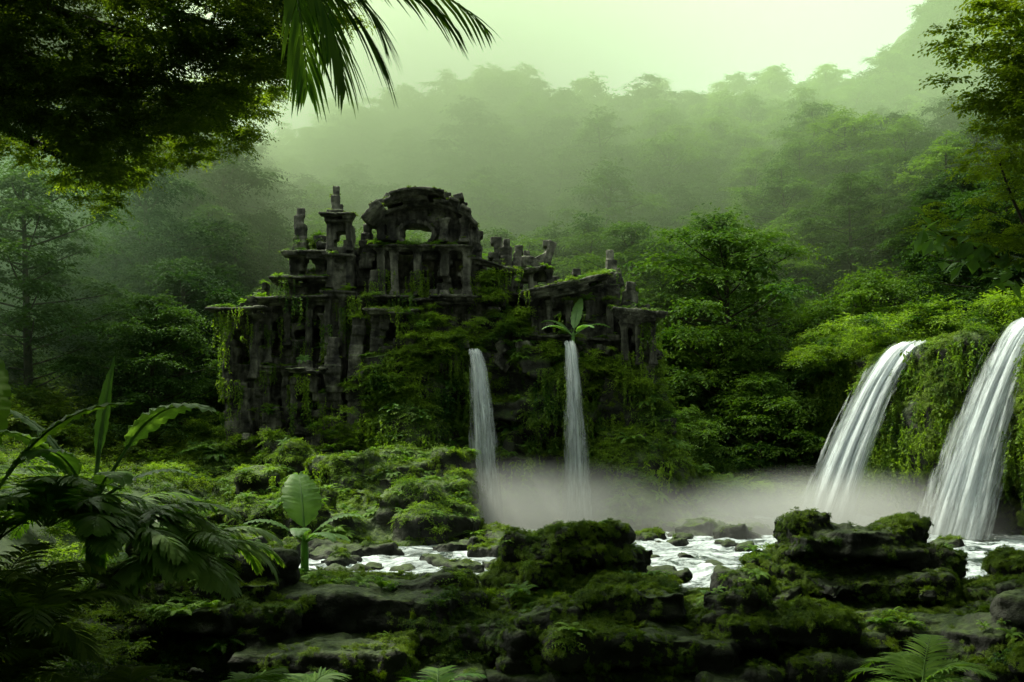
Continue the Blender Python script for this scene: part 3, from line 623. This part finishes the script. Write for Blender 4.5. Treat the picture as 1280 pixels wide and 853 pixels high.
# unseen high canopy, added to shade the foreground
n=2000;P=np.stack([U(-34,30,n),U(-14,33,n),U(17.5,23,n)],1);P=P[(P[:,2]>6.4+.47*np.maximum(P[:,1],0))&~(np.hypot(P[:,0]+11.5,P[:,1]-17.5)<6.3)&~(np.hypot(P[:,0]+6.8,P[:,1]-28)<1.9)&~(np.hypot(P[:,0]+.8,P[:,1]-29)<1.8)]  # gaps cut to let sun onto the left plants and ledge rocks
ct=empty('unseen_shade_canopy');b=B()
for x,y in((-17,4),(16,2),(-9,-9),(12,-10)):
    tube(b,bez((x,y,-2),(x+1,y,9),(x*.7,y+3,19),10),np.linspace(.7,.3,10),0,10)
    for k in range(6):
        tube(b,bez((x*.75,y+2,17),(x*.5+J(4),y+6,18.5),(x*.3+J(10),y+12+J(6),20),7),np.linspace(.25,.05,7),0,6)
obj('trunks',b.mesh('canopy_trunks',[M_bark],True),ct);scatter('shade_canopy_foliage',P,near,U(1.4,2.8,len(P)),None,ct)
# palm hanging from the top
b=B();cr=(-2.05,9.2,8.45);tube(b,bez((-8,-3,-1),(-9,5,8.6),cr,14),np.linspace(.2,.1,14),1,10)
for az,el,ln,dr in[(-.15,-.3,1.2,.9),(.15,-.55,1.3,.6),(.1,.05,1.7,.9),(-1.0,-1.1,1.4,.3),(.4,.2,2.0,.8),(1.5,.4,1.6,1.3),(-.6,-.8,1.5,.6)]:
    frond(b,cr,az,el,ln,dr,17,.85,.036,.45,0,.014,2.2)
obj('palm_tree',b.mesh('palm_tree',[M_fern,M_bark]))
# right tree with branch
b=B();tube(b,bez((11,15,-1),(10.5,15,6),(9,15.5,13),12),np.linspace(.4,.2,12),1,10)
tube(b,bez((10.3,15,6.2),(8.5,15,6.1),(6.2,15,7.2),9),np.linspace(.06,.015,9),1,6);tube(b,bez((8.2,15,6.4),(7.6,15,7.2),(7.3,15,8.2),7),np.linspace(.04,.012,7),1,6)
for c,r,nn in[((7.6,15.3,9.9),.8,44),((7.7,15.2,8.9),.7,34),((7.3,15.,8.1),.45,18),((7.9,15,7.9),.6,22),((6.6,15,7.3),.45,14),((7.1,15,7.),.45,16),((7.6,15,6.9),.45,16),((8.,15,10.8),.9,30),((7.7,15,9.4),.8,24)]:
    for k in range(nn): clump(b,np.array(c)+rng.normal(0,.5*r,3),r*.6,16,9,.2,.6,.5,0,.26)
for k in range(80):
    t=U(.35,1.05);p=np.array([8.6-2.5*t,14.9+J(.2),6.35+.85*t*t+J(.25)]);leaves(b,p[None],np.array([[J(1),J(1),J(.6)-.2]]),np.array([[J(.4),-.6,1]]),.3,.3,2)
obj('leaning_tree',b.mesh('leaning_tree',[M_edge,M_bark,M_big]))
# ---------------------------------------------------------------- foreground plants
def gz(x,y): return float(hgt(np.array([float(x)]),np.array([float(y)]))[0])
def banana(name,loc,specs,mat=M_big):
    b=B();tube(b,[(0,0,-.6),(0,0,.2),(0,0,.5)],[.09,.08,.05],0,8)
    for az,el,ln,w,dr,st in specs: blade(b,(0,0,.3),az,el,ln,w,dr,0,st)
    o=obj(name,b.mesh(name,[mat],True));o.location=loc;return o
banana('banana_plant',(-5.2,12.4,2.9),[(-.3,.95,1.4,.75,1.35,.85),(3.3,1.05,1.2,.5,.9,.6),(1.6,1.3,1.2,.2,.2,.6),(1.2,1.4,1.1,.12,.1,.8),(-1.7,.8,1.1,.5,1.3,.5),(4.1,.9,1.2,.5,1.,.5),(-.9,.6,1.,.45,1.2,.4),(.4,.6,1.,.45,1.2,.4),(2.5,.7,1.1,.5,1.,.5)])
banana('banana_plant',(-4.25,20.5,1.6),[(1.9,1.15,1.4,.95,.6,.3),(.2,.8,1.1,.55,1.2,.3),(3.3,.7,1.1,.55,1.2,.3),(-1.5,.6,.9,.45,1.2,.3),(5.5,.5,.9,.4,1.1,.2),(-.4,.4,.9,.4,.9,.2)])
banana('banana_plant',(2.9,47.4,8.6),[(1.2,1.2,1.9,.65,.5,.4),(2.5,.8,1.7,.6,1.1,.4),(0.2,.7,1.7,.6,1.2,.3),(-1.,.6,1.4,.55,1.2,.3),(3.6,.6,1.5,.5,1.2,.3)])
banana('banana_plant',(-6.,11.2,2.8),[(.2,1.,1.6,.6,1.,.6),(1.9,1.2,1.7,.6,.6,.6),(3.5,.9,1.4,.5,1.,.5),(-1.2,.8,1.4,.6,1.2,.5),(-2.4,.9,1.3,.5,1.1,.5)],M_fern)
def palmplant(name,loc,nf,ln,ll,lw,mat=M_fern,el=(.5,1.2),dr=1.5,nl=26,ld=.3,az0=0,azr=6.28,fwd=.5):
    b=B()
    for i in range(nf): frond(b,(J(.05),J(.05),0),az0+azr*i/nf+J(.25),U(*el),ln*U(.75,1.1),dr*U(.8,1.2),nl,ll,lw,ld,0,.014,fwd)
    o=obj(name,b.mesh(name,[mat]));o.location=loc;return o
M_fan=leafmat('split_leaf',(.07,.16,.025),(.18,.29,.055),.35,1.,.45,.35)
palmplant('split_leaf_plant',(-4.8,12.,2.75),15,1.55,.46,.06,M_fan,(.5,1.1),1.7,36,.4,-1.4,4.2,.6)
palmplant('split_leaf_plant',(-4.1,12.4,2.5),15,1.4,.42,.055,M_fan,(.4,1.),1.6,34,.4,-2.,4.5,.6)
palmplant('split_leaf_plant',(-5.4,11.6,3.),12,1.3,.4,.06,M_fan,(.5,1.2),1.6,28,.4,-2.,5.,.6)
for x,y,z,nf,ln in[(-6.2,12,2.8,12,1.9),(-5.7,11,2.,11,1.5),(-6.6,10.6,2.,12,1.8),(-5.2,10.4,1.4,12,1.3),(-4.2,10.8,1.,12,1.),(-6.,14,2.6,11,1.9),(-7.2,13,3,11,1.9),(-3.4,12.2,.7,12,.9),(-2.7,13,.6,11,.7),(-4.9,10.2,2.,12,1.2)]:
    palmplant('palm_shrub',(x,y,z),nf,ln,.42,.035,M_dark if y<11.5 else M_fern,(.6,1.3),1.5,30,.35)
palmplant('palm_shrub',(6.1,15.,.3),13,1.3,.4,.04,M_fern,(.3,1.1),1.4,26,.25)
palmplant('palm_shrub',(-1.1,14.9,.2),12,.95,.35,.035,M_fern,(.3,1.1),1.4,24,.25)
palmplant('palm_shrub',(.2,15.,-.1),10,.8,.3,.03,M_fern,(.3,1.1),1.4,24,.25)
n=420;x=U(-9,-4,n);y=U(9.5,17,n);scatter('bank_bushes',np.stack([x,y,np.array([gz(a,c) for a,c in zip(x,y)])+U(-.2,1.,n)],1),near,U(.25,.6,n))
# ---------------------------------------------------------------- mist
def mist(name,c,r,dens,col,g_=.2,soft=False):
    b=B();ball(b,(0,0,0),(1,1,1),0,32,18);me=b.mesh(name,[]);o=obj(name,me);o.location=c;o.scale=r
    m,nt,N,L,out=newmat(name);v=N.new('ShaderNodeVolumeScatter');v.inputs['Color'].default_value=(*col,1);v.inputs['Anisotropy'].default_value=g_
    va=N.new('ShaderNodeVolumeAbsorption');va.inputs['Color'].default_value=(*col,1);ad=N.new('ShaderNodeAddShader')
    v.inputs['Density'].default_value=dens;va.inputs['Density'].default_value=dens
    if soft:
        tc=N.new('ShaderNodeTexCoord');vl=N.new('ShaderNodeVectorMath');vl.operation='LENGTH';L.new(tc.outputs['Object'],vl.inputs[0])
        mr=N.new('ShaderNodeMapRange');mr.interpolation_type='SMOOTHSTEP';L.new(vl.outputs['Value'],mr.inputs[0]);mr.inputs[1].default_value=1;mr.inputs[2].default_value=0;mr.inputs[3].default_value=0;mr.inputs[4].default_value=dens
        L.new(mr.outputs[0],v.inputs['Density']);L.new(mr.outputs[0],va.inputs['Density'])
    L.new(v.outputs[0],ad.inputs[0]);L.new(va.outputs[0],ad.inputs[1]);L.new(ad.outputs[0],out.inputs['Volume']);me.materials.append(m);return o
mist('mist',(-6,122,34),(84,62,56),.009,(.76,.99,.58),.3)
mist('mist',(-14,104,36),(50,46,42),.034,(.82,1,.64),.3,True)
mist('mist',(-36,60,13),(22,22,17),.045,(.62,.93,.55),.3,True)
mist('waterfall_mist',(.5,44.4,.2),(9.5,5,3.3),.5,(.98,.995,.97),.2,True)
mist('waterfall_mist',(13.5,42.6,.1),(9.5,5,3.),.55,(.98,.995,.98),.2,True)
# ---------------------------------------------------------------- light
el,az=math.radians(57),math.radians(-58)
w=bpy.data.worlds.new('World');scene.world=w;w.use_nodes=True;nt=w.node_tree;bg=nt.nodes['Background']
sk=nt.nodes.new('ShaderNodeTexSky');sk.sky_type='NISHITA';sk.sun_disc=False;sk.sun_elevation=el;sk.sun_rotation=az
sk.dust_density=4.
bw=nt.nodes.new('ShaderNodeRGBToBW');nt.links.new(sk.outputs[0],bw.inputs[0]);m1=nt.nodes.new('ShaderNodeMixRGB');m1.inputs[0].default_value=.85
nt.links.new(sk.outputs[0],m1.inputs[1]);nt.links.new(bw.outputs[0],m1.inputs[2])
mx=nt.nodes.new('ShaderNodeMixRGB');mx.blend_type='MULTIPLY';mx.inputs[0].default_value=1;mx.inputs[2].default_value=(3.0,3.35,2.7,1)
nt.links.new(m1.outputs[0],mx.inputs[1]);nt.links.new(mx.outputs[0],bg.inputs[0]);bg.inputs[1].default_value=.15
ld=bpy.data.lights.new('sun','SUN');ld.energy=5;ld.angle=math.radians(.5);ld.color=(1,.98,.78);lo=bpy.data.objects.new('sun',ld);scene.collection.objects.link(lo)
d=Vector((math.sin(az)*math.cos(el),math.cos(az)*math.cos(el),math.sin(el)));lo.rotation_euler=d.to_track_quat('Z','Y').to_euler()
cam=bpy.data.cameras.new('camera');cam.sensor_width=36;cam.lens=35.16;cam.shift_y=.0965;cam.clip_end=2000
co=bpy.data.objects.new('camera',cam);scene.collection.objects.link(co);co.location=(0,0,4);co.rotation_euler=(math.radians(90),0,0);scene.camera=co
scene.view_settings.view_transform='Standard';scene.view_settings.look='None';scene.view_settings.exposure=0
